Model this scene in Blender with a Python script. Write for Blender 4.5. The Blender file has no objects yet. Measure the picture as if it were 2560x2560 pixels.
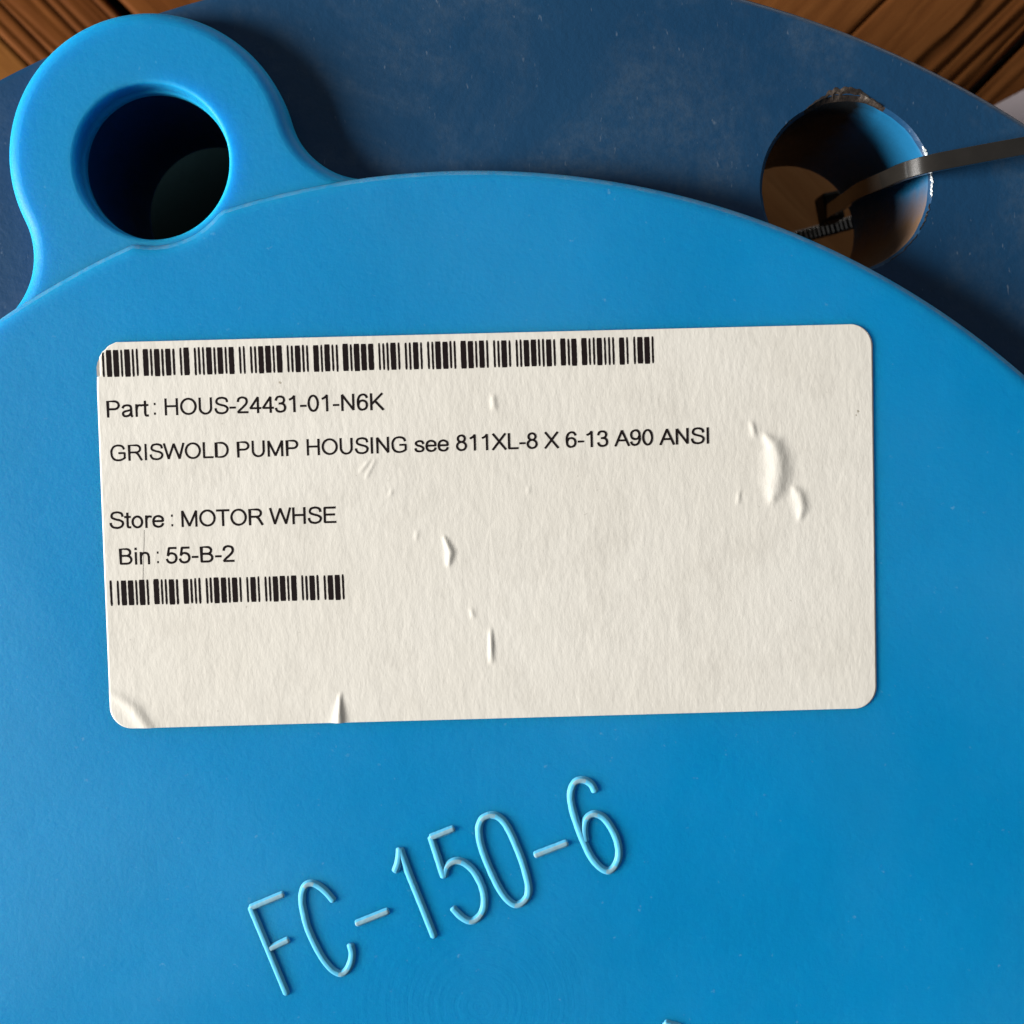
import bpy, bmesh, math, random
from mathutils import Vector, noise
random.seed(7)
MM = 0.001
sc = bpy.context.scene
COL = sc.collection
R = math.radians

# ------------------------------------------------------------------ camera
cd = bpy.data.cameras.new('camera')
cam = bpy.data.objects.new('camera', cd); COL.objects.link(cam)
cam.location = (2.835*MM, 72.647*MM, 152.341*MM)
cam.rotation_euler = (-0.04247, -0.00997, 0.0)
cd.sensor_width = 36.0; cd.lens = 2800/2560*36.0
cd.clip_start = 0.005; cd.clip_end = 20.0
cd.dof.use_dof = True; cd.dof.focus_distance = 0.1475; cd.dof.aperture_fstop = 26.0
sc.camera = cam

# ------------------------------------------------------------------ world and lamps
w = bpy.data.worlds.new('World'); sc.world = w; w.use_nodes = True
bg = w.node_tree.nodes['Background']
bg.inputs['Color'].default_value = (0.93, 0.96, 1.0, 1); bg.inputs['Strength'].default_value = 0.09

def area(name, loc, target, size, power, color, sy=None):
    l = bpy.data.lights.new(name, 'AREA'); l.energy = power; l.color = color; l.size = size
    if sy: l.shape = 'RECTANGLE'; l.size_y = sy
    o = bpy.data.objects.new(name, l); COL.objects.link(o)
    o.location = loc
    o.rotation_euler = (Vector(target)-Vector(loc)).to_track_quat('-Z', 'Y').to_euler()
    return o
# a window to the left and a little towards the viewer
EL, AZ, DI = R(20.5), R(9), 1.8
area('window_light', (-DI*math.cos(EL)*math.cos(AZ), 0.07-DI*math.cos(EL)*math.sin(AZ), DI*math.sin(EL)), (0, .07, 0), 0.66, 94.0, (1.0, 0.975, 0.935), 0.66)
# added fill lamp, weak and low from upper right, for wood below the flange
area('low_fill_light', (1.0, 2.3, 0.30), (0, .1, -0.05), 2.6, 19.0, (1.0, 0.95, 0.88), 1.2)

sc.view_settings.view_transform = 'Standard'; sc.view_settings.look = 'None'
sc.view_settings.exposure = 0.0; sc.view_settings.gamma = 1.0
sc.view_settings.use_curve_mapping = False

# ------------------------------------------------------------------ helpers
def mesh_obj(name, verts, faces, mat, parent=None, smooth=True, mm=True):
    me = bpy.data.meshes.new(name)
    k = MM if mm else 1.0
    me.from_pydata([(v[0]*k, v[1]*k, v[2]*k) for v in verts], [], faces)
    me.validate(); me.update()
    if smooth:
        me.polygons.foreach_set('use_smooth', [True]*len(me.polygons))
    o = bpy.data.objects.new(name, me); COL.objects.link(o)
    if mat:
        for m in (mat if isinstance(mat, (list, tuple)) else [mat]): me.materials.append(m)
    if parent: o.parent = parent
    return o

def thing(name, label, cat, loc=(0, 0, 0)):
    o = bpy.data.objects.new(name, None); COL.objects.link(o)
    o.empty_display_size = 0.01
    o.location = loc; o['label'] = label; o['category'] = cat
    return o

class MB:
    def __init__(s): s.v = []; s.f = []
    def loop(s, pts):
        i = len(s.v); s.v += [tuple(p) for p in pts]; return list(range(i, i+len(pts)))
    def bridge(s, a, b):
        n = len(a)
        for i in range(n): s.f.append((a[i], a[(i+1) % n], b[(i+1) % n], b[i]))
    def strip(s, a, b):
        for i in range(len(a)-1): s.f.append((a[i], a[i+1], b[i+1], b[i]))

def fill_loops(loops, z, up=True):
    """flat face between closed loops (first one outer), as a triangle list"""
    bm = bmesh.new(); es = []
    for lp in loops:
        vs = [bm.verts.new((p[0], p[1], z)) for p in lp]
        for i in range(len(vs)): es.append(bm.edges.new((vs[i], vs[(i+1) % len(vs)])))
    bmesh.ops.triangle_fill(bm, use_beauty=True, use_dissolve=False, edges=es, normal=(0, 0, 1))
    bm.verts.index_update()
    V = [tuple(v.co) for v in bm.verts]; Fs = []
    for f in bm.faces:
        idx = [v.index for v in f.verts]
        if (f.normal.z > 0) != up: idx.reverse()
        Fs.append(tuple(idx))
    bm.free(); return V, Fs

def add_tri(mb, V, Fs):
    o = len(mb.v); mb.v += V; mb.f += [tuple(i+o for i in f) for f in Fs]

def circ(cx, cy, r, n, a0=0.0): return [(cx+r*math.cos(a0+2*math.pi*i/n), cy+r*math.sin(a0+2*math.pi*i/n)) for i in range(n)]

def inset(poly, d):
    """offset a ccw outline inward by d along averaged normals"""
    n = len(poly); out = []
    for i in range(n):
        x0, y0 = poly[i-1]; x1, y1 = poly[i]; x2, y2 = poly[(i+1) % n]
        n1 = Vector((-(y1-y0), x1-x0)); n2 = Vector((-(y2-y1), x2-x1))
        if n1.length: n1.normalize()
        if n2.length: n2.normalize()
        m = n1+n2
        if m.length < 1e-6: m = n1
        m.normalize(); out.append((x1+m.x*d, y1+m.y*d))
    return out

def smooth_line(P, k=8):
    """Catmull-Rom through points"""
    if len(P) < 3: return list(P)
    out = []; n = len(P)
    for i in range(n-1):
        p0 = P[i-1] if i else P[0]; p1 = P[i]; p2 = P[i+1]; p3 = P[i+2] if i+2 < n else P[-1]
        for j in range(k):
            t = j/k
            out.append(tuple(0.5*((2*b)+(-a+c)*t+(2*a-5*b+4*c-d)*t*t+(-a+3*b-3*c+d)*t**3) for a, b, c, d in zip(p0, p1, p2, p3)))
    out.append(tuple(P[-1])); return out

# ------------------------------------------------------------------ materials
def mat_new(name):
    m = bpy.data.materials.new(name); m.use_nodes = True
    nt = m.node_tree; b = nt.nodes['Principled BSDF']
    return m, nt, b
def nd(nt, t, **kw):
    n = nt.nodes.new(t)
    for k, v in kw.items():
        if k in n.inputs: n.inputs[k].default_value = v
        else: setattr(n, k, v)
    return n
def coords(nt, scale=(1, 1, 1), rot=(0, 0, 0)):
    tc = nd(nt, 'ShaderNodeTexCoord'); mp = nd(nt, 'ShaderNodeMapping')
    mp.inputs['Scale'].default_value = scale; mp.inputs['Rotation'].default_value = rot
    nt.links.new(tc.outputs['Object'], mp.inputs['Vector']); return mp.outputs['Vector']
def noi(nt, vec, scale, detail=4, rough=.55, dist=0.0):
    n = nd(nt, 'ShaderNodeTexNoise', Scale=scale, Detail=detail, Roughness=rough, Distortion=dist)
    nt.links.new(vec, n.inputs['Vector']); return n.outputs['Fac']
def ramp(nt, fac, stops):
    r = nd(nt, 'ShaderNodeValToRGB'); e = r.color_ramp.elements
    while len(e) < len(stops): e.new(0.5)
    for el, (p, c) in zip(e, stops):
        el.position = p; el.color = (*c, 1) if len(c) == 3 else c
    nt.links.new(fac, r.inputs['Fac']); return r.outputs['Color']
def mixc(nt, fac, a, b, mode='MIX'):
    m = nd(nt, 'ShaderNodeMix', data_type='RGBA', blend_type=mode)
    for s, k in ((fac, 0), (a, 6), (b, 7)):
        if isinstance(s, (int, float)): m.inputs[k].default_value = s
        elif isinstance(s, tuple): m.inputs[k].default_value = (*s, 1)
        else: nt.links.new(s, m.inputs[k])
    return m.outputs[2]
def math_(nt, op, a, b=None, clamp=False):
    m = nd(nt, 'ShaderNodeMath', operation=op, use_clamp=clamp)
    for i, s in enumerate((a, b)):
        if s is None: continue
        if isinstance(s, (int, float)): m.inputs[i].default_value = s
        else: nt.links.new(s, m.inputs[i])
    return m.outputs[0]
def bump(nt, b, hgt, dist, strength=1.0, normal=None):
    n = nd(nt, 'ShaderNodeBump', Strength=strength, Distance=dist)
    nt.links.new(hgt, n.inputs['Height'])
    if normal: nt.links.new(normal, n.inputs['Normal'])
    nt.links.new(n.outputs['Normal'], b.inputs['Normal']); return n.outputs['Normal']

def m_plastic(name, base, sss=0.9, scuff=0.10, scl=.0055, edge=0.0):
    m, nt, b = mat_new(name)
    v = coords(nt)
    big = noi(nt, v, 28, 3)
    c = mixc(nt, ramp(nt, big, [(.3, (0, 0, 0)), (.75, (1, 1, 1))]), tuple(x*.93 for x in base), tuple(min(1, x*1.06) for x in base))
    # fine pale dust and specks
    sp = noi(nt, v, 900, 2, .6)
    c = mixc(nt, math_(nt, 'MULTIPLY', ramp(nt, sp, [(.715, (0, 0, 0)), (.80, (1, 1, 1))]), scuff*2.2), c, (.30, .50, .66))
    du = math_(nt, 'MULTIPLY', ramp(nt, noi(nt, v, 60, 6, .7), [(.45, (0, 0, 0)), (.8, (1, 1, 1))]), scuff*.30)
    c = mixc(nt, du, c, (.14, .34, .50))
    # thin uneven film painted into the colour, standing in for room reflections
    sheen = ramp(nt, noi(nt, v, 13, 4, .5, .4), [(.40, (0, 0, 0)), (.66, (1, 1, 1))])
    c = mixc(nt, math_(nt, 'MULTIPLY', sheen, .085), c, (.14, .40, .56))
    if edge:
        wr = ramp(nt, noi(nt, v, 420, 5, .7), [(.36, (0, 0, 0)), (.62, (1, 1, 1))])
        c = mixc(nt, math_(nt, 'MULTIPLY', wr, edge), c, (.30, .36, .38))
    # faint turning marks left by the mould, rings about the disc's middle
    sx = nd(nt, 'ShaderNodeSeparateXYZ'); nt.links.new(v, sx.inputs[0])
    rr = math_(nt, 'SQRT', math_(nt, 'ADD', math_(nt, 'POWER', sx.outputs[0], 2.0), math_(nt, 'POWER', sx.outputs[1], 2.0)))
    cm = nd(nt, 'ShaderNodeCombineXYZ'); nt.links.new(math_(nt, 'MULTIPLY', rr, 1500.0), cm.inputs[0])
    nt.links.new(math_(nt, 'MULTIPLY', sx.outputs[0], 120.0), cm.inputs[1])
    rings = nd(nt, 'ShaderNodeTexNoise', Scale=1.0, Detail=3); nt.links.new(cm.outputs[0], rings.inputs['Vector'])
    near = ramp(nt, math_(nt, 'MULTIPLY', rr, 10.0), [(.10, (1, 1, 1)), (.21, (0.12, 0.12, 0.12))])
    hgt = math_(nt, 'ADD', math_(nt, 'MULTIPLY', noi(nt, v, 1600, 3, .6), 0.55), math_(nt, 'MULTIPLY', noi(nt, v, 320, 3), .7))
    hgt = math_(nt, 'ADD', hgt, math_(nt, 'MULTIPLY', math_(nt, 'MULTIPLY', rings.outputs['Fac'], near), .75))
    bump(nt, b, hgt, 0.00011, 0.75)
    nt.links.new(c, b.inputs['Base Color'])
    nt.links.new(math_(nt, 'ADD', math_(nt, 'MULTIPLY', sheen, .22), .40), b.inputs['Roughness'])
    b.inputs['Specular IOR Level'].default_value = .17
    b.inputs['Subsurface Weight'].default_value = sss
    b.inputs['Subsurface Radius'].default_value = (.08, .85, 1.0)
    b.inputs['Subsurface Scale'].default_value = scl
    return m

CAPB = (.0008, .248, .54)
M_CAP = m_plastic('blue_polyethylene', CAPB)
M_LET = m_plastic('blue_polyethylene_lit', (.095, .45, .71), .0, .1, .0016)  # paler copy of the cover plastic, painting in grazing light on the strokes
M_LETTOP = m_plastic('bead_top_scuff_and_light', (.20, .44, .58), .0, .3, .0012, .6)
M_EDGE = m_plastic('scuffed_cover_edge', CAPB, .6, .2, .003, .26)

def m_flange():
    m, nt, b = mat_new('dark_blue_paint')
    v = coords(nt)
    c = mixc(nt, ramp(nt, noi(nt, v, 22, 4), [(.3, (0, 0, 0)), (.7, (1, 1, 1))]), (.0045, .040, .103), (.0075, .050, .120))
    # dusty grey bloom, drifting in patches
    d1 = ramp(nt, noi(nt, v, 45, 8, .68, .6), [(.44, (0, 0, 0)), (.72, (1, 1, 1))])
    fine = ramp(nt, noi(nt, v, 700, 3, .7), [(.35, (0, 0, 0)), (.75, (1, 1, 1))])
    c = mixc(nt, math_(nt, 'MULTIPLY', math_(nt, 'MULTIPLY', d1, fine), .42), c, (.10, .135, .165))
    sp = ramp(nt, noi(nt, coords(nt, (1, .35, 1), (0, 0, .4)), 1500, 2, .6), [(.70, (0, 0, 0)), (.78, (1, 1, 1))])
    c = mixc(nt, math_(nt, 'MULTIPLY', sp, .30), c, (.22, .27, .33))
    nt.links.new(c, b.inputs['Base Color'])
    nt.links.new(math_(nt, 'ADD', math_(nt, 'MULTIPLY', d1, .15), .40), b.inputs['Roughness'])
    b.inputs['Specular IOR Level'].default_value = .45
    bump(nt, b, math_(nt, 'ADD', noi(nt, v, 900, 4, .6), math_(nt, 'MULTIPLY', noi(nt, v, 160, 3), 1.2)), .00012, .5)
    return m
M_FL = m_flange()

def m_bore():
    m, nt, b = mat_new('bolt_hole_painted_shade')
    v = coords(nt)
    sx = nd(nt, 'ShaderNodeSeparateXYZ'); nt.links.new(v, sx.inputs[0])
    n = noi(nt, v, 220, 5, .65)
    # lit blue, wood-bounce brown and back-lit black painted onto the bore's sides
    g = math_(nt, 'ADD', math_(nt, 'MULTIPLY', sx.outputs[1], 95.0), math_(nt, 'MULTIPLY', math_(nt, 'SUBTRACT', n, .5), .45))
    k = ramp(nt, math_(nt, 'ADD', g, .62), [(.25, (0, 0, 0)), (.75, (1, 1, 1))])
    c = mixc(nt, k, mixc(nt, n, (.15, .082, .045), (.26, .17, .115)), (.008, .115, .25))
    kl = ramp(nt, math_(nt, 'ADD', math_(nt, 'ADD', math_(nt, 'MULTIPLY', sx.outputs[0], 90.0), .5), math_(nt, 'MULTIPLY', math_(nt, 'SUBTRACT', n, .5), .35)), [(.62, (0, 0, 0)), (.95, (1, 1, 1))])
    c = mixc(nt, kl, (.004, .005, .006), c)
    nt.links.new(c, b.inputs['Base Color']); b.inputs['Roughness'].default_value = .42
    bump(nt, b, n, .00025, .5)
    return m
M_BORE = m_bore()

def m_chip():
    m, nt, b = mat_new('chipped_bare_metal')
    v = coords(nt); n = noi(nt, v, 420, 5, .65)
    c = ramp(nt, n, [(.34, (.006, .005, .005)), (.52, (.020, .014, .011)), (.66, (.065, .05, .04)), (.76, (.30, .27, .23))])
    nt.links.new(c, b.inputs['Base Color']); b.inputs['Metallic'].default_value = 0.0; b.inputs['Roughness'].default_value = .55; b.inputs['Specular IOR Level'].default_value = .3
    bump(nt, b, n, .0003, .6)
    return m
M_CHIP = m_chip()

def m_paper():
    m, nt, b = mat_new('label_paper')
    v = coords(nt)
    vf = coords(nt, (1.0, .42, 1.0), (0, 0, -.18))
    fib = noi(nt, vf, 1150, 5, .62)
    soft = noi(nt, vf, 420, 4, .6)
    c = mixc(nt, ramp(nt, noi(nt, v, 35, 5, .6), [(.3, (0, 0, 0)), (.7, (1, 1, 1))]), (.695, .665, .60), (.74, .714, .655))
    # handling grime
    gr = ramp(nt, noi(nt, v, 95, 7, .72), [(.50, (0, 0, 0)), (.80, (1, 1, 1))])
    c = mixc(nt, math_(nt, 'MULTIPLY', gr, .36), c, (.45, .42, .37))
    sp = ramp(nt, noi(nt, v, 1000, 2, .5), [(.735, (0, 0, 0)), (.79, (1, 1, 1))])
    c = mixc(nt, math_(nt, 'MULTIPLY', sp, .30), c, (.22, .19, .16))
    nt.links.new(c, b.inputs['Base Color'])
    b.inputs['Roughness'].default_value = .7; b.inputs['Specular IOR Level'].default_value = .2
    h = math_(nt, 'ADD', math_(nt, 'MULTIPLY', fib, .9), math_(nt, 'MULTIPLY', soft, 1.3))
    bump(nt, b, h, .00008, .60)
    return m
M_PAPER = m_paper()

def m_plain(name, col, rough=.5, spec=.4, var=.2, ns=400, bmp=0.0, metallic=0.0):
    m, nt, b = mat_new(name)
    v = coords(nt); n = noi(nt, v, ns, 5, .6)
    c = mixc(nt, n, tuple(x*(1-var) for x in col), tuple(min(1, x*(1+var)) for x in col))
    nt.links.new(c, b.inputs['Base Color'])
    b.inputs['Roughness'].default_value = rough; b.inputs['Specular IOR Level'].default_value = spec
    b.inputs['Metallic'].default_value = metallic
    if bmp: bump(nt, b, n, bmp, .6)
    return m
M_FLAKE = m_plain('bare_bright_metal', (.46, .50, .52), .35, .5, .55, 1400, .0004, .3)
M_BORE2 = m_plain('blue_bore_paint', (.006, .05, .15), .5, .3, .2, 200, .0002)
M_BACKING = m_plain('dark_hole_backing', (.0014, .0085, .0105), .85, .06, .3, 200, .0003)
M_INK = m_plain('thermal_ink', (.011, .007, .0075), .8, .08, .35, 900)
M_GREYINK = m_plain('faint_grey_scratch', (.36, .34, .31), .6, .3, .3, 1500)
M_SMUDGE = m_plain('smudge', (.42, .38, .31), .7, .2, .4, 2500)
M_RIB = m_plain('glint_rib', (.50, .48, .45), .22, .5, .2, 300, 0.0, .9)  # pale metal colour painted in for the glints on a black tie
M_HEAD = m_plain('black_nylon', (.005, .0045, .004), .5, .2, .3, 300)
M_TIE = m_plain('dark_glossy_strap', (.016, .014, .012), .17, .75, .45, 260, .000025, .0)
M_TIE.node_tree.nodes['Principled BSDF'].inputs['Coat Weight'].default_value = .7
M_TIE.node_tree.nodes['Principled BSDF'].inputs['Coat Roughness'].default_value = .1
M_SHEET = m_plain('lavender_card', (.86, .74, .77), .7, .3, .06, 120)

def m_wood(name, dark, mid, light, rot, gscale=1.0):
    """grain runs along the board; rot turns object space so x is the board's length"""
    m, nt, b = mat_new(name)
    v = coords(nt, (1, 1, 1), (0, 0, rot))
    mp = nd(nt, 'ShaderNodeMapping'); nt.links.new(v, mp.inputs['Vector']); mp.inputs['Scale'].default_value = (.09, 1, 1)
    g1 = noi(nt, mp.outputs['Vector'], 260*gscale, 6, .62, .6)
    g2 = noi(nt, mp.outputs['Vector'], 1100*gscale, 4, .6)
    big = noi(nt, v, 40, 4, .6)
    f = math_(nt, 'ADD', math_(nt, 'MULTIPLY', g1, .62), math_(nt, 'ADD', math_(nt, 'MULTIPLY', g2, .2), math_(nt, 'MULTIPLY', big, .26)))
    c = ramp(nt, f, [(.34, dark), (.53, mid), (.76, light)])
    # pale flecks of splintered wood
    sp = ramp(nt, noi(nt, v, 330, 3, .6), [(.72, (0, 0, 0)), (.78, (1, 1, 1))])
    c = mixc(nt, math_(nt, 'MULTIPLY', sp, .22), c, (.36, .18, .07))
    nt.links.new(c, b.inputs['Base Color']); b.inputs['Roughness'].default_value = .7
    b.inputs['Specular IOR Level'].default_value = .05
    bump(nt, b, f, .0006, .5)
    return m
WD, WM, WL = (.10, .032, .008), (.155, .054, .014), (.21, .080, .022)
M_WOOD_U = m_wood('stained_timber', WD, WM, WL, R(-45), 1.5)
M_WOOD_X = m_wood('stained_timber_brightened', (.30, .130, .046), (.37, .165, .060), (.42, .20, .078), R(45), .8)  # paler than the other boards, painting in light missing under the flange
M_WOOD_L = m_wood('weathered_timber', (.065, .018, .004), (.110, .034, .007), (.155, .052, .011), R(45), 1.3)
M_WOOD_O = m_wood('orange_timber', (.09, .030, .007), (.17, .064, .014), (.24, .10, .024), R(45))

# ------------------------------------------------------------------ floor under the pallet
M_FLOOR = m_plain('dark_concrete', (.06, .052, .045), .85, .2, .35, 60, .0006)
floor = mesh_obj('floor', [(-900, -900, -118.6), (900, -900, -118.6), (900, 900, -118.6), (-900, 900, -118.6)], [(0, 1, 2, 3)], M_FLOOR, None, False)
floor['kind'] = 'structure'
# ------------------------------------------------------------------ wooden pallet
pal = thing('wooden_pallet', 'stained brown timber pallet seen behind and beneath the dark blue flange', 'pallet', (0, 0.08, -0.118))
PALOFF = (0, 80, -118)
S2 = math.sqrt(.5)
def board(mat, along, across, l0, l1, s0, s1, ztop, thick, prof, nl=60, seed=0):
    """a sawn board: `along`/`across` unit vectors, prof(s, l) gives the height of its worn face"""
    mb = MB(); ns = max(10, int((s1-s0)/.45)); rows = []
    for i in range(nl+1):
        l = l0+(l1-l0)*i/nl; row = []
        for j in range(ns+1):
            s = s0+(s1-s0)*j/ns
            e = min(j, ns-j); ed = (0, -.12, -.5)[min(2-e, 2)] if e < 2 else 0
            z = ztop+prof(s, l)+ed+.25*noise.noise((l*.03, s*.06, seed))
            wob = .25*noise.noise((l*.05, seed*3.1, 0)) if e == 0 else 0
            x = along[0]*l+across[0]*(s+wob); y = along[1]*l+across[1]*(s+wob)
            row.append((x-PALOFF[0], y-PALOFF[1], z-PALOFF[2]))
        low = [(p[0], p[1], ztop-thick-PALOFF[2]) for p in row]
        rows.append((mb.loop(row), mb.loop(low)))
    for (a, c), (b2, d) in zip(rows, rows[1:]):
        for j in range(ns): mb.f.append((a[j], b2[j], b2[j+1], a[j+1])); mb.f.append((c[j], c[j+1], d[j+1], d[j]))
        mb.f.append((a[0], c[0], d[0], b2[0])); mb.f.append((a[ns], b2[ns], d[ns], c[ns]))
    for a, c in (rows[0], rows[-1]):
        for j in range(ns): mb.f.append((a[j], a[j+1], c[j+1], c[j]))
    o = mesh_obj('board', mb.v, mb.f, mat, pal)
    bm = bmesh.new(); bm.from_mesh(o.data); bmesh.ops.recalc_face_normals(bm, faces=bm.faces); bm.to_mesh(o.data); bm.free()
    try: o.data.set_sharp_from_angle(angle=R(50))
    except Exception: pass
    return o
UA, UC = (S2, S2), (S2, -S2)       # upper layer: boards run up-right
def flat(s, l): return .15*noise.noise((l*.04, s*.35, 3))
def splinter(s, l):
    """smooth face that broke away along the grain, leaving stepped ridges"""
    e = -47.6+1.1*noise.noise((l*.09, 1.7, 0))+.6*noise.noise((l*.35, 5.2, 0))
    if s < e: return .1*noise.noise((l*.04, s*.4, 9))
    z = -.85
    for c, d in ((-43.2, .6), (-39.8, .6), (-37.6, .4)):
        c += .8*noise.noise((l*.05, c, 2))
        if s > c: z -= d
        z -= .5*math.exp(-((s-c)/.35)**2)
    return z+.35*noise.noise((l*.05, s*.9, 4))
board(M_WOOD_U, UA, UC, 145, 330, -112, -60.9, -75, 18, flat, seed=1)
board(M_WOOD_U, UA, UC, 145, 330, -60.4, -35.9, -75, 18, splinter, seed=2)
board(M_WOOD_U, UA, UC, 145, 330, -34.1, 22, -75.6, 18, lambda s, l: .5*noise.noise((l*.03, s*.8, 7))-.35*abs(math.sin(s*1.1)), seed=3)
board(M_WOOD_X, UC, UA, -112, 60, 55, 144.2, -75, 18, lambda s, l: .2*noise.noise((l*.04, s*.2, 12)), seed=4)
LA, LC = (S2, -S2), (S2, S2)       # lower layer: boards run down-right
def ridged(s, l):
    z = 0
    for k in range(8):
        c = 44.5+k*2.55+.7*math.sin(k*2.3)+.9*noise.noise((l*.03, k*3.7, 1))
        z -= .6*(.55+.35*math.sin(k*1.7))*math.exp(-((s-c)/.42)**2)
        if s > c: z -= .12
    return z+.18*noise.noise((l*.06, s*.8, 6))
board(M_WOOD_O, LA, LC, -330, 60, -40, 42.0, -95, 22, flat, seed=5)
board(M_WOOD_L, LA, LC, -330, 60, 42.4, 63.9, -95, 22, ridged, seed=6, nl=90)
board(M_WOOD_L, LA, LC, -330, 60, 66.2, 150, -94.2, 22, flat, seed=7)

sheet = mesh_obj('card_sheet', *(lambda A, d, n: (
    [(A[0]+d[0]*a+n[0]*c, A[1]+d[1]*a+n[1]*c, z) for z in (-75.4+.9, -75.4+1.5) for a, c in ((-9, 0), (120, 0), (120, 150), (-9, 150))],
    [(3, 2, 1, 0), (4, 5, 6, 7), (0, 1, 5, 4), (1, 2, 6, 5), (2, 3, 7, 6), (3, 0, 4, 7)]))((100.5, 143.8), (.882, .471), (.471, -.882)), M_SHEET, None, False)
sheet['label'] = 'pale lavender-grey card at the right edge, lying on the boards'; sheet['category'] = 'card'

# ------------------------------------------------------------------ pump flange
RB, RFL, TH = 120.65, 139.7, 32.0
HOLE0 = 0.4221
fl = thing('pump_flange', 'dark blue painted pump flange with bolt holes and a chipped rim', 'flange', (0, 0, -0.075))
FZ = 75.0
holes = [(RB*math.sin(HOLE0+k*math.pi/4), RB*math.cos(HOLE0+k*math.pi/4)) for k in range(8)]
RH = 11.15
def rim(k, extra):
    """outline of a hole at the face: the hole under the tie is chipped and dented"""
    pts = []
    cx, cy = holes[k]; n = 96
    for i in range(n):
        a = 2*math.pi*i/n; r = RH+extra
        if k == 0 and extra > 0.05:
            r += .12*noise.noise((math.cos(a)*3, math.sin(a)*3, 2.0))
            d = (a-R(92)+math.pi) % (2*math.pi)-math.pi
            if abs(d) < R(26): r += 1.0*math.cos(d/R(26)*math.pi/2)*(.55+.5*noise.noise((a*9, 1, 1)))
            d = (a-R(8)+math.pi) % (2*math.pi)-math.pi
            if abs(d) < R(22): r += .25*abs(noise.noise((a*14, 4, 1)))
        else: r += .06*noise.noise((math.cos(a)*3+k, math.sin(a)*3, 5.0))
        pts.append((cx+r*math.cos(a), cy+r*math.sin(a)))
    return pts
mb = MB()
NO = 288
V, Fs = fill_loops([circ(0, 0, RFL-.9, NO), circ(0, 0, 77, 128)]+[rim(k, .55) for k in range(8)], FZ)
add_tri(mb, V, Fs)
prev = None
for r, z in [(RFL-.9, 0), (RFL-.55, -.06), (RFL-.25, -.25), (RFL-.06, -.55), (RFL, -.9), (RFL, -TH)]:
    lp = mb.loop([(x, y, FZ+z) for x, y in circ(0, 0, r, NO)])
    if prev: mb.bridge(prev, lp)
    prev = lp
V, Fs = fill_loops([circ(0, 0, RFL, NO), circ(0, 0, 77, 128)]+[circ(*holes[k], RH, 96) for k in range(8)], FZ-TH, False)
add_tri(mb, V, Fs)
a = mb.loop([(x, y, FZ) for x, y in circ(0, 0, 77, 128)]); b2 = mb.loop([(x, y, FZ-TH) for x, y in circ(0, 0, 77, 128)]); mb.bridge(b2, a)
mesh_obj('flange_ring', mb.v, mb.f, M_FL, fl)
mb = MB()
prev = None
for r, z in [(92, FZ-TH), (88, FZ-TH-4), (86, FZ-TH-9), (86, 0.3), (77, 0.3), (77, FZ-TH)]:
    lp = mb.loop([(x, y, z) for x, y in circ(0, 0, r, 128)])
    if prev: mb.bridge(prev, lp)
    prev = lp
mesh_obj('nozzle_neck', mb.v, mb.f, M_FL, fl, False)
mb = MB(); prev = None
for r, z in [(40, FZ-TH-9), (66, FZ-TH-10), (75, FZ-TH-14), (80, FZ-TH-22), (80, FZ-TH-36), (70, .4)]:
    lp = mb.loop([(x, y, z) for x, y in circ(-50, 62, r, 96)])
    if prev: mb.bridge(prev, lp)
    prev = lp
mesh_obj('hole_dark_backing', mb.v, mb.f, M_BACKING, fl)  # unseen casing shape added to darken the view through the left hole
for k in range(8):
    mb = MB(); cx, cy = holes[k]
    top = [(x-cx, y-cy) for x, y in rim(k, .55)]; mid = [(x-cx, y-cy) for x, y in rim(k, .1)]
    lps = [mb.loop([(x, y, 0) for x, y in top]), mb.loop([(x, y, -.45 if k else -.5-.35*abs(noise.noise((x*.7, y*.7, 0)))) for x, y in mid])]
    for z in (-1.2, -6, -12, -18, -24, -TH): lps.append(mb.loop([(x, y, z) for x, y in circ(0, 0, RH, 96)]))
    for p, q in zip(lps, lps[1:]): mb.bridge(q, p)
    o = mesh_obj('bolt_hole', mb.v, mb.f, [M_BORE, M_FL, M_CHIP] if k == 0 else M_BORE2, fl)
    o.location = (cx*MM, cy*MM, FZ*MM)
    for p in o.data.polygons: p.use_smooth = True
    if k == 0:
        # worn, flaked rim: bare metal chips on the upper and right-hand lip
        o['label'] = 'bolt hole with flaked paint and painted-in shading, tie passing through'
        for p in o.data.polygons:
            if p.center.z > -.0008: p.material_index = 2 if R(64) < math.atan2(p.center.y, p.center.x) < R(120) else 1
        # paint flaked off the right-hand lip
        for a0, a1, wd, sd in ((15, 28, .75, 1), (-7, 9, .62, 5), (-30, -11, .34, 9), (-62, -33, .26, 13), (128, 146, .28, 17)):
            fm = MB(); A, B_ = [], []
            for i in range(25):
                t = i/24; a = R(a0+(a1-a0)*t)
                j_ = noise.noise((t*7, sd, 0)); q = .62*wd*(.35+.9*abs(noise.noise((t*6, sd, 3))))*min(1, 5*t+.1, 5*(1-t)+.1)
                r0 = RH+.42+.2*j_
                A.append((cx+(r0-q*.4)*math.cos(a), cy+(r0-q*.4)*math.sin(a), FZ-.14+.05*j_)); B_.append((cx+(r0+q*.8)*math.cos(a), cy+(r0+q*.8)*math.sin(a), FZ+.035+.03*j_))
            fm.strip(fm.loop(B_), fm.loop(A)); mesh_obj('paint_flake', fm.v, fm.f, M_FLAKE if sd < 9 else M_CHIP, fl, False)
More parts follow.
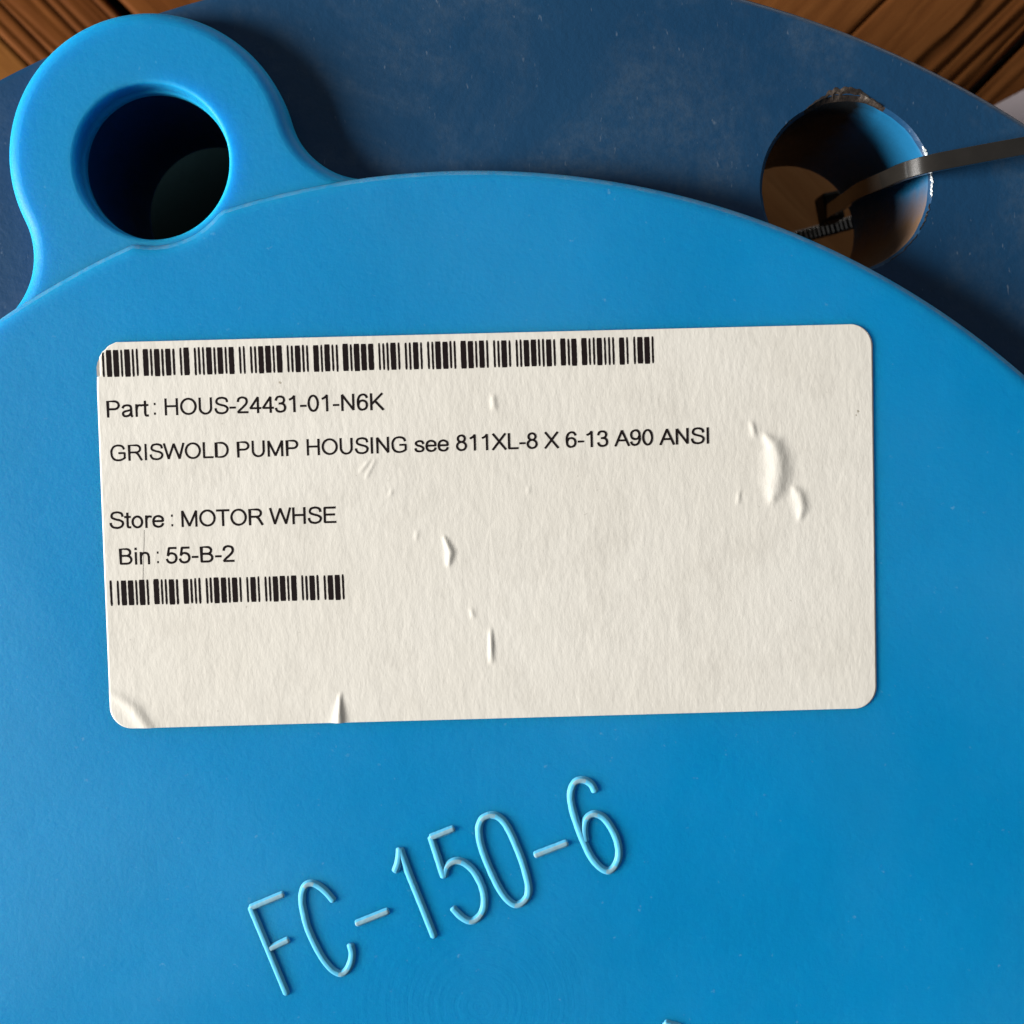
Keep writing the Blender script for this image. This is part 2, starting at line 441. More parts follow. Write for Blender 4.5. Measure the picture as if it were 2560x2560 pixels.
# gouge in the face above that hole
mb = MB(); cx, cy = holes[0]
N = 60; A0, A1 = R(66), R(118)
inn, out = [], []
for i in range(N+1):
    a = A0+(A1-A0)*i/N; t = i/N
    r0 = RH+.35
    base = RH+.6+1.0*max(0, math.cos(((a-R(92)))/R(26)*math.pi/2))*(.55+.5*noise.noise((a*9, 1, 1)))
    wdt = (.25+1.0*math.exp(-((t-.42)/.14)**2)+.5*math.exp(-((t-.62)/.1)**2))*(.7+.8*abs(noise.noise((t*11, 3, 3))))*min(1, 6*t, 6*(1-t))
    inn.append((cx+r0*math.cos(a), cy+r0*math.sin(a), FZ-.45))
    out.append((cx+(base+wdt)*math.cos(a), cy+(base+wdt)*math.sin(a), FZ+.03))
mid = [((p[0]*.35+q[0]*.65), (p[1]*.35+q[1]*.65), FZ+.15+.12*noise.noise((p[0]*1.3, p[1]*1.3, 1))) for p, q in zip(inn, out)]
l0, l1, l2 = mb.loop(inn), mb.loop(mid), mb.loop(out); mb.strip(l1, l0); mb.strip(l2, l1)
mesh_obj('chipped_edge', mb.v, mb.f, M_CHIP, fl, False)

# ------------------------------------------------------------------ flange cover (light blue plastic cap)
H = 5.0; RC = 111.1
cov = thing('flange_cover', 'bright blue plastic flange cover with a looped bolt lug and raised lettering', 'flange cover', (0, 0, 0))
LUGR = 119.9; LHR = 10.05
lug_ang = [HOLE0-math.pi/4+k*math.pi/2 for k in range(4)]
def disc_outline(bite):
    pts = []; n = 720
    hs = [(LUGR*math.sin(a), LUGR*math.cos(a)) for a in lug_ang]
    for i in range(n):
        a = 2*math.pi*i/n; x, y = RC*math.cos(a), RC*math.sin(a)
        for hx, hy in hs:
            if math.hypot(x-hx, y-hy) < bite:
                # slide along the ray to the bite circle
                ux, uy = math.cos(a), math.sin(a)
                bdot = ux*hx+uy*hy; q = bdot*bdot-(hx*hx+hy*hy-bite*bite)
                if q > 0:
                    t = bdot-math.sqrt(q); x, y = ux*t, uy*t
        pts.append((x, y))
    return pts
mb = MB(); out = disc_outline(10.75)
prof = [(0, .4), (0, H-1.3), (.10, H-.8), (.36, H-.38), (.80, H-.11), (1.4, H)]
lps = [mb.loop([(x, y, z) for x, y in inset(out, d)]) for d, z in prof]
for p, q in zip(lps, lps[1:]): mb.bridge(p, q)
# the face: shallow rim band, then a very slightly dished field
last = lps[-1]; base = inset(out, 1.4)
for s_, z in ((.985, H), (.965, H-.03), (.94, H-.06), (.80, H-.06), (.5, H-.06), (.2, H-.06), (.02, H-.06)):
    ins = [(x*s_, y*s_, z+.04*noise.noise((x*s_*.02, y*s_*.02, 8))*(1 if s_ < .94 else 0)) for x, y in circ(0, 0, RC-1.4, 720)]
    if s_ == .985: ins = [(bx+(cx_-bx)*min(1, .25), by+(cy_-by)*min(1, .25), z) for (bx, by), (cx_, cy_) in zip(base, [(x*.985, y*.985) for x, y in base])]
    lp = mb.loop(ins); mb.bridge(last, lp); last = lp
mb.f.append(tuple(last))
V, Fs = fill_loops([out], .4, False); add_tri(mb, V, Fs)
disc = mesh_obj('disc', mb.v, mb.f, [M_CAP, M_EDGE], cov)
for i in range(720*1, 720*4): disc.data.polygons[i].material_index = 1

LOBE, RFI = 18.75, 10.5
LZ = 4.35
def lug_outline():
    """lug pointing along +y from the cover's middle: lobe, concave fillets, root buried in the disc"""
    cy_ = 120.7; d = cy_
    A, Bq = LOBE+RFI, RC+RFI
    # fillet centre: distance A from lobe centre (0,d), Bq from origin
    yf = (Bq*Bq-A*A+d*d)/(2*d); xf = math.sqrt(Bq*Bq-yf*yf)
    right = []
    a_root = math.atan2(yf, xf)
    for t in (0,): right.append(((RC-4)*math.cos(a_root-.03), (RC-4)*math.sin(a_root-.03)))
    s = math.atan2(-yf, -xf); e = math.atan2(d-yf, -xf)
    if s > e: s, e = s, e
    s %= 2*math.pi; e %= 2*math.pi
    for i in range(25):
        a = s+(e-s)*i/24; right.append((xf+RFI*math.cos(a), yf+RFI*math.sin(a)))
    a0 = math.atan2(yf-d, xf)
    arc = []
    for i in range(1, 96):
        a = a0+(math.pi-2*a0)*i/96; arc.append((LOBE*math.cos(a), d+LOBE*math.sin(a)))
    left = [(-x, y) for x, y in reversed(right)]
    root = []
    yr = math.radians(0)
    aL = math.atan2(left[-1][1], left[-1][0]); aR = math.atan2(right[0][1], right[0][0])
    for i in range(1, 24):
        a = aL+(aR-aL)*i/24; rr = RC-6.5 
        root.append((rr*math.cos(a), rr*math.sin(a)))
    return right+arc+left+root
def make_lug(ang):
    mb = MB(); o = lug_outline()
    prof = [(1.0, 0.06), (.3, .4), (0, 1.1), (0, LZ-1.9), (.12, LZ-1.25), (.45, LZ-.68), (.95, LZ-.25), (1.55, LZ-.04), (1.9, LZ)]
    lps = [mb.loop([(x, y, z) for x, y in inset(o, d)]) for d, z in prof]
    for p, q in zip(lps, lps[1:]): mb.bridge(p, q)
    n = 96
    V, Fs = fill_loops([inset(o, 1.9), circ(0, LUGR, LHR+.5, n)], LZ); add_tri(mb, V, Fs)
    prev = None
    for r, z in [(LHR+.5, LZ), (LHR+.27, LZ-.04), (LHR+.1, LZ-.14), (LHR+.02, LZ-.32), (LHR, LZ-.6), (LHR-.05, 2.3), (LHR-.05, 1.9), (LHR-.32, 1.7), (LHR-.35, .35), (LHR-.1, .06)]:
        lp = mb.loop([(x, y, z) for x, y in circ(0, LUGR, r, n)])
        if prev: mb.bridge(prev, lp)
        prev = lp
    V, Fs = fill_loops([inset(o, 1.0), circ(0, LUGR, LHR-.1, n)], .06, False); add_tri(mb, V, Fs)
    ob = mesh_obj('lug', mb.v, mb.f, M_CAP, cov); ob.rotation_euler = (0, 0, -ang)
    return ob
l0_ = make_lug(lug_ang[0])
for a in lug_ang[1:]:
    c = l0_.copy(); COL.objects.link(c); c.parent = cov; c.rotation_euler = (0, 0, -a)

LET = [
('F', [[(-30.49,13.58), (-25.87,1.90)], [(-30.49,13.58), (-26.25,15.35)], [(-27.96,8.05), (-25.61,9.17)]]),
('C', [[(-19.56,14.54), (-20.54,15.71), (-21.53,16.52), (-22.42,16.83), (-23.17,16.58), (-23.62,15.67), (-23.71,14.36), (-23.49,12.94), (-23.01,10.92), (-22.13,8.78), (-21.06,6.75), (-19.97,5.33), (-19.13,4.71), (-18.43,4.59), (-17.73,5.11), (-17.23,6.13), (-17.07,7.34), (-17.29,8.46)]]),
('hyphen', [[(-16.41,11.39), (-12.30,13.03)]]),
('1', [[(-11.26,18.46), (-10.90,19.45), (-10.72,20.52), (-10.64,21.41)], [(-10.58,21.37), (-10.10,19.98), (-9.40,18.01), (-8.48,15.67), (-7.52,13.24), (-6.12,9.59)]]),
('5', [[(-6.45,22.99), (-3.54,24.14)], [(-6.45,22.99), (-4.79,17.70)], [(-4.70,17.79), (-4.48,18.77), (-3.86,19.52), (-2.98,19.80), (-1.96,19.48), (-0.90,18.54), (-0.11,17.28), (0.42,15.93), (0.64,14.67), (0.55,13.41), (0.15,12.51), (-0.47,11.88), (-1.18,11.62), (-1.97,11.89), (-2.77,12.52), (-3.56,13.38)]]),
('0', [[(1.31,25.96), (0.43,25.52), (-0.05,24.53), (-0.06,23.19), (0.25,21.67), (0.87,19.87), (1.66,17.99), (2.54,16.19), (3.43,14.84), (4.31,14.02), (5.02,13.84), (5.82,14.20), (6.44,15.10), (6.53,16.35), (6.17,18.06), (5.64,19.86), (4.84,21.92), (3.96,23.89), (3.08,25.24), (2.20,25.87), (1.31,25.96)]]),
('hyphen', [[(7.45,20.58), (11.59,22.17)]]),
('6', [[(15.36,29.20), (14.93,30.02), (14.24,30.53), (13.39,30.65), (12.69,30.34), (12.27,29.56), (12.12,28.55), (12.23,27.45), (12.63,25.81), (13.25,24.01), (14.03,22.04), (14.73,20.55), (15.51,19.45), (16.36,18.66), (17.14,18.38), (17.83,18.73), (18.37,19.60), (18.60,20.69), (18.44,22.11), (17.97,23.44), (17.19,24.78), (16.34,25.72), (15.33,26.07), (14.64,25.84), (14.17,25.26), (13.98,24.40), (13.98,23.46), (14.10,22.51)]]),
('mark', [[(25.07,-2.54), (24.86,-4.19), (25.20,-6.94)], [(24.96,-2.43), (26.90,-2.99)]]),
]
def bead(mb, P, r=.345, hz=.37, z0=H-.055):
    """raised rounded bead along a line, ends rounded off"""
    P = smooth_line([(p[0], p[1]) for p in P], 6)
    if len(P) == 2:
        P = [(P[0][0]+(P[1][0]-P[0][0])*i/24, P[0][1]+(P[1][1]-P[0][1])*i/24) for i in range(25)]
    n = len(P); ring = []
    acc = [0]
    for i in range(1, n): acc.append(acc[-1]+math.dist(P[i], P[i-1]))
    stations = []
    for q, f in ((-.9, .28), (-.72, .62), (-.42, .87)): stations.append((0, q*r*.8, f))
    for i in range(n): stations.append((i, 0, 1))
    for q, f in ((.42, .87), (.72, .62), (.9, .28)): stations.append((n-1, q*r*.8, f))
    prev = None
    for i, ext, f in stations:
        a = P[max(i-1, 0)]; b = P[min(i+1, n-1)]
        d = Vector((b[0]-a[0], b[1]-a[1])).normalized(); nn = Vector((-d.y, d.x))
        wv = 1+.07*noise.noise((P[i][0]*1.3, P[i][1]*1.3, 4))
        c = Vector(P[i])+d*ext
        pts = []
        for q, zz in ((1.5, -.02), (1.25, .12), (1.04, .52), (.80, .88), (.42, .99), (0, 1.0), (-.42, .99), (-.80, .88), (-1.04, .52), (-1.25, .12), (-1.5, -.02)):
            pts.append((c.x+nn.x*q*r*f*wv, c.y+nn.y*q*r*f*wv, z0+hz*zz*(f**.7)))
        lp = mb.loop(pts)
        if prev: mb.strip(prev, lp)
        prev = lp
for nm, strokes in LET:
    mb = MB()
    for k, s in enumerate(strokes): bead(mb, s, hz=.37-.008*k)
    o = mesh_obj('raised_mark' if nm in ('hyphen', 'mark') else 'raised_letter', mb.v, mb.f, [M_LET, M_LETTOP], cov)
    for i, p in enumerate(o.data.polygons):
        if i % 10 in (3, 4, 5, 6):
            a_, b_ = (o.data.vertices[p.vertices[k]].co for k in (0, 3)) if False else (o.data.vertices[p.vertices[0]].co, o.data.vertices[p.vertices[-1]].co)
            d_ = (b_-a_); d_.z = 0
            if d_.length and abs(d_.normalized().dot(Vector((.93, .37, 0)))) > .80: p.material_index = 1  # scuff painted only where strokes run with the light and lack bright flanks
    bm = bmesh.new(); bm.from_mesh(o.data); bmesh.ops.recalc_face_normals(bm, faces=bm.faces)
    up = sum(f.normal.z*f.calc_area() for f in bm.faces)
    if up < 0: bmesh.ops.reverse_faces(bm, faces=bm.faces)
    bm.to_mesh(o.data); bm.free()
    o['label'] = {'hyphen': 'raised hyphen', 'mark': 'raised stroke cut off by the frame'}.get(nm, 'raised character '+nm)

# ------------------------------------------------------------------ paper label
LX, LY, LA_ = 1.3947, 64.385, 0.02541
lab = thing('paper_label', 'off-white printed stock label with barcodes stuck on the blue cover', 'label', (LX*MM, LY*MM, H*MM))
lab.rotation_euler = (0, 0, LA_)
LW, LH = 101.6, 50.8
PT = .11
# bubbles and creases: polyline (u, v from top-left), half-width start/end, height
BUB = [([(87.26,14.22),(88.4,15.48),(88.85,17.26),(88.89,19.16),(88.51,21.2),(87.94,22.96)], [.5,1.25,1.6,1.7,1.5,.7], .46),
 ([(90.84,21.12),(91.64,22.24),(91.96,23.88),(91.73,25.38)], [.5,.95,.9,.45], .28),
 ([(83.7,21.49),(83.56,23.26)], [.15,.3], .12), ([(85.51,12.42),(85.89,14.33)], [.3,.5], .17),
 ([(51.64,8.05),(51.72,10.0)], [.4,.5], .15), ([(44.68,26.34),(45.5,28.55),(45.23,30.3)], [.15,.6,.35], .28),
 ([(50.51,38.73),(50.55,43.26)], [.15,.42], .24), ([(30.41,46.76),(30.05,51.6)], [.1,1.0], .48),
 ([(48.0,36.01),(48.33,37.34)], [.2,.35], .12), ([(35.99,16.18),(34.72,18.51)], [.2,.3], .10),
 ([(35.31,16.16),(33.95,17.7)], [.2,.3], .10), ([(41.23,25.52),(41.09,26.83)], [.2,.35], .10),
 ([(56.05,20.11),(55.92,21.16)], [.2,.3], .07), ([(38.08,20.17),(37.79,20.95)], [.2,.3], .09),
 ([(0.0,45.9),(1.6,47.0),(3.27,48.41),(5.2,51.5)], [.7,.9,1.0,1.1], .26)]
def ridge(u, v):
    z = 0.0
    for P, Wd, hh in BUB:
        best = 9e9; bw = 1; bt = 0
        if not (min(p[0] for p in P)-3 < u < max(p[0] for p in P)+3 and min(p[1] for p in P)-3 < v < max(p[1] for p in P)+3): continue
        n = len(P)-1
        for i in range(n):
            ax, ay = P[i]; bx, by = P[i+1]; dx, dy = bx-ax, by-ay
            t = max(0, min(1, ((u-ax)*dx+(v-ay)*dy)/(dx*dx+dy*dy)))
            d = math.hypot(u-ax-dx*t, v-ay-dy*t)
            if d < best: best = d; bw = Wd[i]+(Wd[i+1]-Wd[i])*t; bt = (i+t)/n
        q = best/bw
        if q < 1.6:
            open_end = (P[-1][1] > 51)
            taper = math.sin(math.pi*min(1, max(0, bt)))**.5 if not open_end else min(1, bt*1.4+.05)
            taper = .25+.75*taper
            z = max(z, .78*hh*taper*(math.exp(-(q*1.25)**2) if q < 1.6 else 0))
    return z
def uL(v):
    lp = [(0, 2.75), (.47, 1.69), (.91, 1.31), (1.07, .99), (1.45, .78), (1.89, .50), (2.47, .55), (3.4, .50), (4.36, .53), (4.44, .10), (6, .04), (30, 0)]
    if v <= 30:
        for (a, x), (b, y) in zip(lp, lp[1:]):
            if a <= v <= b: return x+(y-x)*(v-a)/(b-a)
    rr = 2.9
    if v > LH-rr: return rr-math.sqrt(max(0, rr*rr-(v-LH+rr)**2))
    return 0.0
def uR(v):
    rr = 2.9
    if v < rr: return LW-rr+math.sqrt(max(0, rr*rr-(rr-v)**2))
    if v > LH-rr: return LW-rr+math.sqrt(max(0, rr*rr-(v-LH+rr)**2))
    return LW
def lz(u, v): return PT+ridge(u, v)+.012*noise.noise((u*.25, v*.1, 3))
def lp3(u, v, dz=0.0): return (u-LW/2, LH/2-v, lz(u, v)+dz)
vs = [0, .02, .08, .2, .4, .6, .9, 1.2, 1.5, 1.9, 2.2, 2.6, 3.0, 3.5, 4.0, 4.36, 4.44]
while vs[-1] < LH-3: vs.append(vs[-1]+.2)
for q in range(1, 13): vs.append(LH-2.9+2.9*math.sin(q/12*math.pi/2))
vs = sorted(v for v in vs if v <= LH)
NU = 460
mb = MB(); rows = []
for v in vs:
    a, b = uL(v), uR(v)
    rows.append(mb.loop([lp3(a+(b-a)*j/NU, v) for j in range(NU+1)]))
for p, q in zip(rows, rows[1:]): mb.strip(q, p)
edge = rows[0]+[r[-1] for r in rows[1:]]+rows[-1][::-1][1:]+[r[0] for r in rows[::-1]][1:-1]
low = mb.loop([(mb.v[i][0]*1.0, mb.v[i][1], max(.012, mb.v[i][2]-.12)) for i in edge])
mb.bridge(edge, low)
mesh_obj('paper', mb.v, mb.f, M_PAPER, lab)
# worn scrap of the backing left behind at the torn corner
mb = MB()
P = [(.52, 1.9), (.22, 2.5), (.05, 3.2), (.06, 4.3), (.5, 4.38), (.52, 3.4), (.56, 2.5)]
mb.f.append(tuple(mb.loop([(u-LW/2, LH/2-v, .03) for u, v in P][::-1])))
mesh_obj('torn_corner_scrap', mb.v, mb.f, M_GREYINK, lab, False)

INKZ = .018
def ribbon(mb, P, wd, closed=False, dz=INKZ, caps=True):
    n = len(P)
    if n < 2: return
    L, Rr = [], []
    for i in range(n):
        if closed: a, b = P[i-1], P[(i+1) % n]
        else: a, b = P[max(i-1, 0)], P[min(i+1, n-1)]
        d = Vector((b[0]-a[0], b[1]-a[1]))
        if d.length < 1e-9: d = Vector((1, 0))
        d.normalize(); nn = Vector((-d.y, d.x))
        sc_ = 1.0
        if 0 < i < n-1 or closed:
            p0, p1, p2 = P[i-1], P[i], P[(i+1) % n]
            d1 = Vector((p1[0]-p0[0], p1[1]-p0[1])); d2 = Vector((p2[0]-p1[0], p2[1]-p1[1]))
            if d1.length and d2.length:
                cs = d1.normalized().dot(d2.normalized()); sc_ = 1/max(.45, math.sqrt(max(.01, (1+cs)/2)))
        wob = 1+.10*noise.noise((P[i][0]*3.1, P[i][1]*3.1, 2.2))
        hw = wd/2*wob*sc_
        e = Vector((0, 0))
        if not closed and caps:
            if i == 0: e = -d*wd*.18
            if i == n-1: e = d*wd*.18
        c = Vector(P[i])+e
        L.append(lp3(c.x+nn.x*hw, c.y+nn.y*hw, dz)); Rr.append(lp3(c.x-nn.x*hw, c.y-nn.y*hw, dz))
    if closed: L.append(L[0]); Rr.append(Rr[0])
    a, b = mb.loop(L), mb.loop(Rr); mb.strip(a, b)

# Single-stroke sans alphabet, units: cap height 716
def el(cx, cy, rx, ry, a0=0, a1=360, n=28): return [(cx+rx*math.cos(R(a0+(a1-a0)*i/n)), cy+ry*math.sin(R(a0+(a1-a0)*i/n))) for i in range(n+1)]
def cv(*P): return smooth_line(list(P), 5)
def pl(*P): return list(P)
six = cv((485,550),(420,655),(300,690),(170,630),(95,480),(85,320),(110,130),(190,40),(285,22),(420,80),(475,215),(430,365),(295,425),(160,385),(95,260))
G = {
'H': (722, [pl((115,0),(115,716)), pl((607,0),(607,716)), pl((115,385),(607,385))]),
'O': (778, [('o', el(389,358,318,335)[:-1])]),
'U': (722, [pl((115,716),(115,275))+el(361,275,246,255,180,360)+pl((607,716))]),
'S': (667, [cv((598,515),(560,635),(440,690),(330,697),(190,660),(128,545),(170,450),(330,385),(480,345),(585,275),(608,190),(540,75),(400,22),(330,20),(180,52),(98,150),(85,230))]),
'P': (667, [pl((115,0),(115,680),(390,680))+el(390,510,190,170,90,-90,14)+pl((115,340))]),
'R': (722, [pl((115,0),(115,680),(430,680))+el(430,520,180,160,90,-90,14)+pl((115,360)), pl((400,355),(500,285),(670,0))]),
'a': (556, [cv((75,385),(130,465),(260,495),(390,465),(430,380),(430,230),(440,60),(480,5)), cv((430,290),(300,262),(140,220),(82,140),(120,48),(220,22),(340,60),(430,170))]),
'r': (333, [pl((105,0),(105,519)), cv((105,300),(140,430),(220,485),(325,470))]),
't': (278, [cv((140,660),(140,480),(140,250),(140,110),(175,35),(265,30)), pl((22,485),(262,485))]),
':': (278, [pl((139,10),(139,85)), pl((139,440),(139,515))]),
'-': (333, [pl((50,255),(290,255))]),
'2': (556, [cv((75,510),(110,630),(210,685),(290,690),(420,645),(465,530),(430,410),(300,270),(150,140),(70,42)), pl((70,38),(505,38))]),
'4': (556, [pl((395,0),(395,680),(60,205),(520,205))]),
'3': (556, [cv((75,530),(140,655),(265,690),(400,645),(440,530),(390,425),(280,385),(220,385)), cv((280,385),(420,345),(478,210),(430,75),(270,22),(130,65),(70,180))]),
'1': (556, [pl((330,0),(330,700)), cv((330,700),(250,610),(125,545))]),
'0': (556, [('o', el(278,358,202,335)[:-1])]),
'N': (722, [pl((115,0),(115,690),(600,30),(600,716))]),
'6': (556, [six]), '9': (556, [[(556-x, 716-y) for x, y in six]]),
'K': (667, [pl((115,0),(115,716)), pl((600,716),(115,240)), pl((275,400),(640,0))]),
'G': (778, [cv((655,520),(590,640),(400,695),(200,640),(95,480),(85,350),(110,190),(220,60),(400,20),(560,55),(680,125)), pl((680,110),(680,345),(415,345))]),
'I': (278, [pl((139,0),(139,716))]),
'W': (944, [pl((30,716),(225,25),(472,690),(720,25),(915,716))]),
'L': (556, [pl((115,716),(115,38),(520,38))]),
'D': (722, [('o', pl((115,38),(115,678),(340,678))+el(340,358,295,320,90,-90,18)[1:])]),
'M': (833, [pl((110,0),(110,690),(415,35),(722,690),(722,0))]),
's': (500, [cv((430,370),(370,465),(240,490),(115,440),(97,360),(180,290),(330,245),(428,155),(380,50),(240,22),(110,60),(65,155))]),
'e': (556, [pl((75,270),(480,270)), cv((480,270),(450,420),(280,492),(130,430),(75,262),(120,90),(280,22),(420,65),(485,160))]),
'8': (556, [('o', el(278,545,160,148)[:-1]), ('o', el(278,208,202,186)[:-1])]),
'X': (667, [pl((40,0),(610,716)), pl((55,716),(630,0))]),
'A': (667, [pl((25,0),(333,695),(640,0)), pl((130,250),(535,250))]),
'T': (611, [pl((305,0),(305,680)), pl((30,680),(580,680))]),
'E': (667, [pl((600,678),(120,678),(120,38),(610,38)), pl((120,372),(560,372))]),
'B': (667, [pl((115,38),(115,678),(370,678))+el(370,530,165,148,90,-90,12)+pl((115,382)), pl((370,378))+el(385,208,190,170,90,-90,14)+pl((115,38))]),
'i': (222, [pl((110,0),(110,519)), pl((110,640),(110,715))]),
'n': (556, [pl((105,0),(105,519)), cv((105,330),(170,455),(290,490),(405,445),(448,320))+pl((448,0))]),
'o': (556, [('o', el(278,258,202,236)[:-1])]),
'5': (556, [pl((480,675),(175,675),(118,345)), cv((118,345),(190,420),(290,440),(430,380),(480,230),(420,80),(270,22),(130,70),(70,185))]),
' ': (278, []),
}
def write(mb, text, u0, u1, v, cap, stroke, slope=0.0):
    tot = sum(G[c][0] for c in text)
    first = 100; last = 100
    sx = (u1-u0)/(tot-first-last)
    sy = cap/716; x = -first; dz = INKZ
    for ch in text:
        adv, st = G[ch]
        for s in st:
            closed = isinstance(s, tuple); pts = s[1] if closed else s
            Q = []
            for px, py in pts:
                uu = u0+(x+px)*sx
                Q.append((uu, v+slope*(uu-u0)-py*sy))
            dz += .0004
            # straight pieces with sharp corners are drawn leg by leg
            if not closed and len(Q) <= 5 and len(Q) > 2:
                for a, b in zip(Q, Q[1:]): ribbon(mb, [a, b], stroke, dz=dz); dz += .0004
            else: ribbon(mb, Q, stroke, closed, dz)
        x += adv
def printed(segs, label):
    mb = MB()
    for s in segs: write(mb, *s)
    o = mesh_obj('printed_line', mb.v, mb.f, M_INK, lab, False); o['label'] = label
printed([('Part', 1.28, 6.29, 9.72, 2.15, .285), (':', 7.34, 7.52, 9.55, 2.1, .22), ('HOUS-24431-01-N6K', 8.82, 37.02, 9.63, 2.12, .275)], 'printed part number line')
printed([('GRISWOLD PUMP HOUSING see 811XL-8 X 6-13 A90 ANSI', 1.6, 79.8, 15.44, 2.06, .262, -.0042)], 'printed description line')
printed([('Store', 1.14, 7.84, 24.28, 2.15, .285), (':', 9.03, 9.22, 24.2, 2.1, .22), ('MOTOR WHSE', 10.46, 30.44, 24.29, 2.12, .28)], 'printed store line')
printed([('Bin', 2.16, 5.92, 29.07, 2.15, .28), (':', 6.98, 7.17, 29.0, 2.1, .2), ('55-B-2', 8.34, 16.89, 29.06, 2.13, .29)], 'printed bin line')

C39 = {'0': 'nnnwwnwnn', '1': 'wnnwnnnnw', '2': 'nnwwnnnnw', '3': 'wnwwnnnnn', '4': 'nnnwwnnnw', '5': 'wnnwwnnnn', '6': 'nnwwwnnnn', 'B': 'nnwnnwnnw', 'H': 'wnnnnwwnn', 'K': 'wnnnnnnww', 'N': 'nnnnwnnww', 'O': 'wnnnwnnwn', 'S': 'nnwnnnwwn', 'U': 'wwnnnnnnw', '-': 'nwnnnnwnw', '*': 'nwnnwnwnn'}
def barcode(text, u0, u1, v0, v1, label, tilt=.012):
    WR = 2.45
    units = []
    for ch in text:
        for i, e in enumerate(C39[ch]): units.append((i % 2 == 0, WR if e == 'w' else 1.0))
        units.append((False, 1.0))
    units.pop()
    tot = sum(x[1] for x in units); k = (u1-u0)/tot
    u = u0; mb = MB(); rnd = random.Random(3)
    for bar, wd in units:
        w_ = wd*k
        if bar:
            g = .02 if wd > 1 else .0
            a, b = u-g+rnd.uniform(-.015, .015), u+w_+g+rnd.uniform(-.015, .015)
            t0, t1 = v0+rnd.uniform(-.06, .06), v1+rnd.uniform(-.06, .06)
            N = 12; Lp, Rp = [], []
            sd = rnd.random()*50
            for i in range(N+1):
                f = i/N; v = t0+(t1-t0)*f
                rag = .03*noise.noise((sd, v*2.2, 0)); rag2 = .03*noise.noise((sd+9, v*2.2, 0))
                rd = .05 if i in (0, N) else 0
                sh = tilt*(v-v0)*1.0
                if b+sh < uL(v)+.05: continue
                Lp.append(lp3(max(a+rag+rd+sh, uL(v)+.03), v, INKZ)); Rp.append(lp3(b+rag2-rd+sh, v, INKZ))
            if len(Lp) > 1: mb.strip(mb.loop(Lp), mb.loop(Rp))
        u += w_
    o = mesh_obj('barcode', mb.v, mb.f, M_INK, lab, False); o['label'] = label
barcode('*HOUS-24431-01-N6K*', -.10, 72.82, .96, 4.50, 'long barcode along the label top')
barcode('*55-B-2*', .62, 31.38, 31.12, 34.46, 'short barcode under the bin line')
# a fine scratch down through the printing and two smudges
mb = MB(); ribbon(mb, [(5.42, 24.6), (5.36, 26), (5.22, 28), (5.08, 30), (5.0, 31.16)], .07, dz=.014); mesh_obj('scratch', mb.v, mb.f, M_GREYINK, lab, False)
for (u, v, rr) in ((23.88, 5.79, .32), (99.57, 11.4, .3), (99.3, 11.9, .18)):
    mb = MB(); c = [(u+rr*(.55+.6*noise.noise((math.cos(i/14*6.283)*2, math.sin(i/14*6.283)*2, u)))*math.cos(i/14*6.283), v+.8*rr*(.6+.7*noise.noise((math.cos(i/14*6.283)*2, math.sin(i/14*6.283)*2, v)))*math.sin(i/14*6.283)) for i in range(14)]
    mb.f.append(tuple(mb.loop([lp3(a, b, .012) for a, b in c][::-1]))); mesh_obj('smudge', mb.v, mb.f, M_SMUDGE, lab, False)

# ------------------------------------------------------------------ cable tie through the bolt hole
tie = thing('cable_tie', 'dark glossy cable tie threaded through the open bolt hole', 'cable tie', (58*MM, 112.5*MM, -46*MM))
TO = Vector((58, 112.5, -46))
def sweep(P, wdir, w_, t_, taper=None):
    """flat strap along P, width along wdir, rounded edges"""
    P = [Vector(p) for p in smooth_line(P, 10)]; wdir = Vector(wdir).normalized()
    mb = MB(); prev = None; first = None
    for i, p in enumerate(P):
        d = (P[min(i+1, len(P)-1)]-P[max(i-1, 0)]).normalized()
        wv = (wdir-d*wdir.dot(d)).normalized(); nn = d.cross(wv)
        if nn.length < 1e-6: nn = Vector((0, 0, 1))
        nn.normalize()
        sect = []
        for a_, b_ in ((-1, -.8), (-.93, -1), (-.3, -1.0), (.3, -1.0), (.93, -1), (1, -.8), (1, .75), (.9, 1), (.3, 1.0), (-.3, 1.0), (-.9, 1), (-1, .75)):
            sect.append(p-TO+wv*a_*w_/2+nn*b_*t_/2)
        lp = mb.loop(sect)
        if prev: mb.bridge(prev, lp)
        else: first = lp
        prev = lp
    mb.f.append(tuple(first[::-1])); mb.f.append(tuple(prev))
    return mb
STRAP = [(82.0,119.4,-41.6), (87.5,119.7,-39), (92.5,119.4,-29), (94.5,118.9,-14), (92.5,118.1,-1), (86.49,116.73,4.4), (78.73,115.37,4.4), (71.52,114.35,4.1), (63.28,112.93,3.7), (59.5,112.28,3.1), (57.1,112.0,.6), (56.1,111.95,-3.0), (55.85,112.4,-8.0), (56.08,113.22,-15.0), (56.77,113.91,-24.0), (57.86,114.94,-34.0), (58.61,115.63,-43.0)]
mb = sweep(STRAP, (-.12, 1, 0), 2.3, .95)
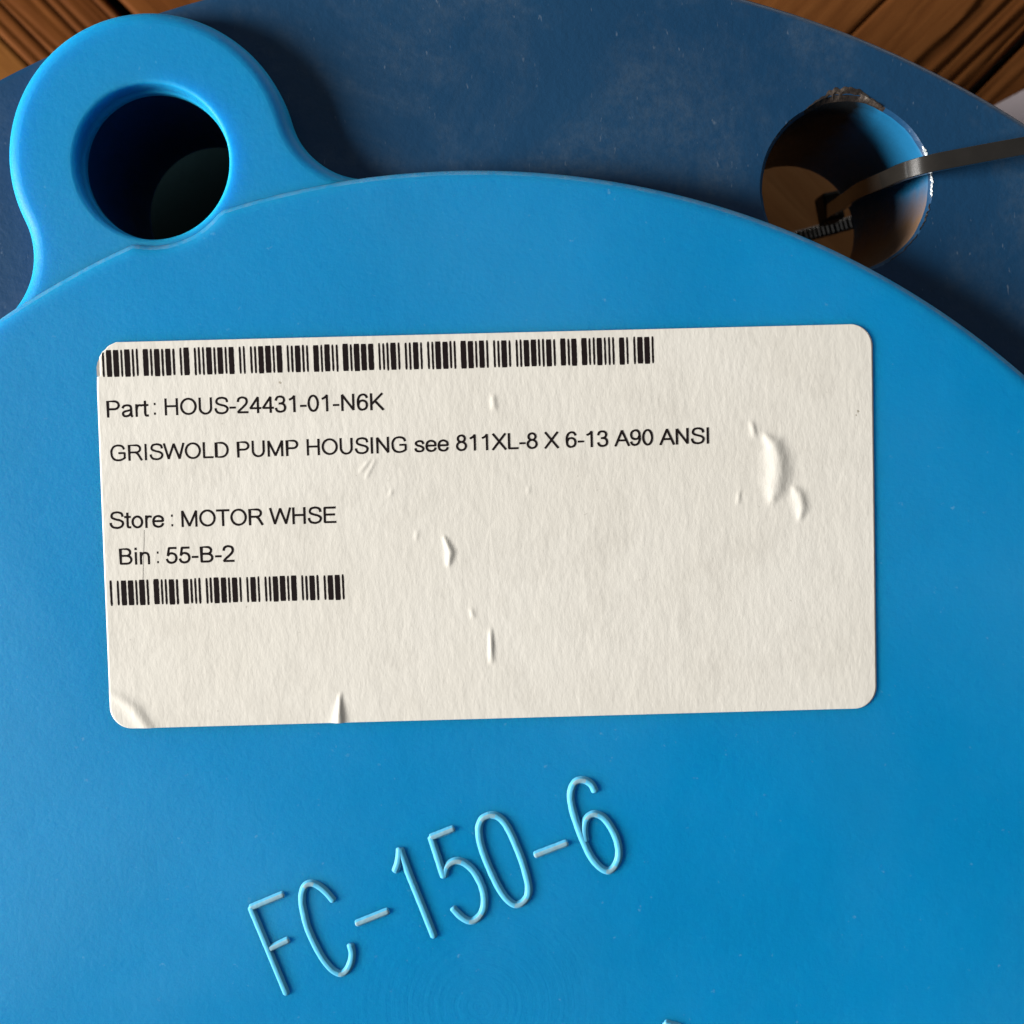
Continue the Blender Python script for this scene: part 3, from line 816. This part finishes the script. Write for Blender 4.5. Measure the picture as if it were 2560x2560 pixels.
o = mesh_obj('strap', mb.v, mb.f, M_TIE, tie)
o.data.set_sharp_from_angle(angle=R(25))
bm = bmesh.new(); bm.from_mesh(o.data); bmesh.ops.recalc_face_normals(bm, faces=bm.faces); bm.to_mesh(o.data); bm.free()
# locking head below the flange
def rbox(c, hx, hy, hz, bev, name, mat, parent, rot=0):
    bm = bmesh.new(); bmesh.ops.create_cube(bm, size=2)
    for v in bm.verts: v.co = Vector((v.co.x*hx, v.co.y*hy, v.co.z*hz))*MM
    bmesh.ops.bevel(bm, geom=bm.edges[:], offset=bev*MM, segments=2, affect='EDGES', profile=.6)
    me = bpy.data.meshes.new(name); bm.to_mesh(me); bm.free(); me.materials.append(mat)
    ob = bpy.data.objects.new(name, me); COL.objects.link(ob); ob.parent = parent
    ob.location = (Vector(c)-TO)*MM; ob.rotation_euler = (0, 0, rot); return ob
rbox((59.0, 116.3, -40.5), 1.6, 2.4, 2.6, .5, 'locking_head', M_HEAD, tie, .2)
RIB = [(40, 108.6, -46), (47.03, 110.46, -46.0), (55.47, 112.64, -46.0), (63.76, 114.89, -46.0), (76.56, 118.39, -44.0), (84, 120, -40)]
mb = sweep(RIB, (-.26, 1, 0), 2.3, .7)
rs = mesh_obj('ribbed_strap', mb.v, mb.f, M_TIE, tie)
bm = bmesh.new(); bm.from_mesh(rs.data); bmesh.ops.recalc_face_normals(bm, faces=bm.faces); bm.to_mesh(rs.data); bm.free()
P = smooth_line(RIB, 40); acc = 0; last = Vector(P[0]); proto = None
for a, b in zip(P, P[1:]):
    acc += (Vector(b)-Vector(a)).length
    if acc > .72:
        acc = 0
        if not 49 < a[0] < 66: continue
        d = (Vector(b)-Vector(a)).normalized()
        if proto is None:
            q = rbox((0, 0, 0), .2, .86, .22, .09, 'rib', M_RIB, rs); proto = q
        else:
            q = proto.copy(); COL.objects.link(q); q.parent = rs
        q.location = (Vector(a)+Vector((0, 0, .48))-TO)*MM; q.rotation_euler = (0, .28, math.atan2(d.y, d.x))
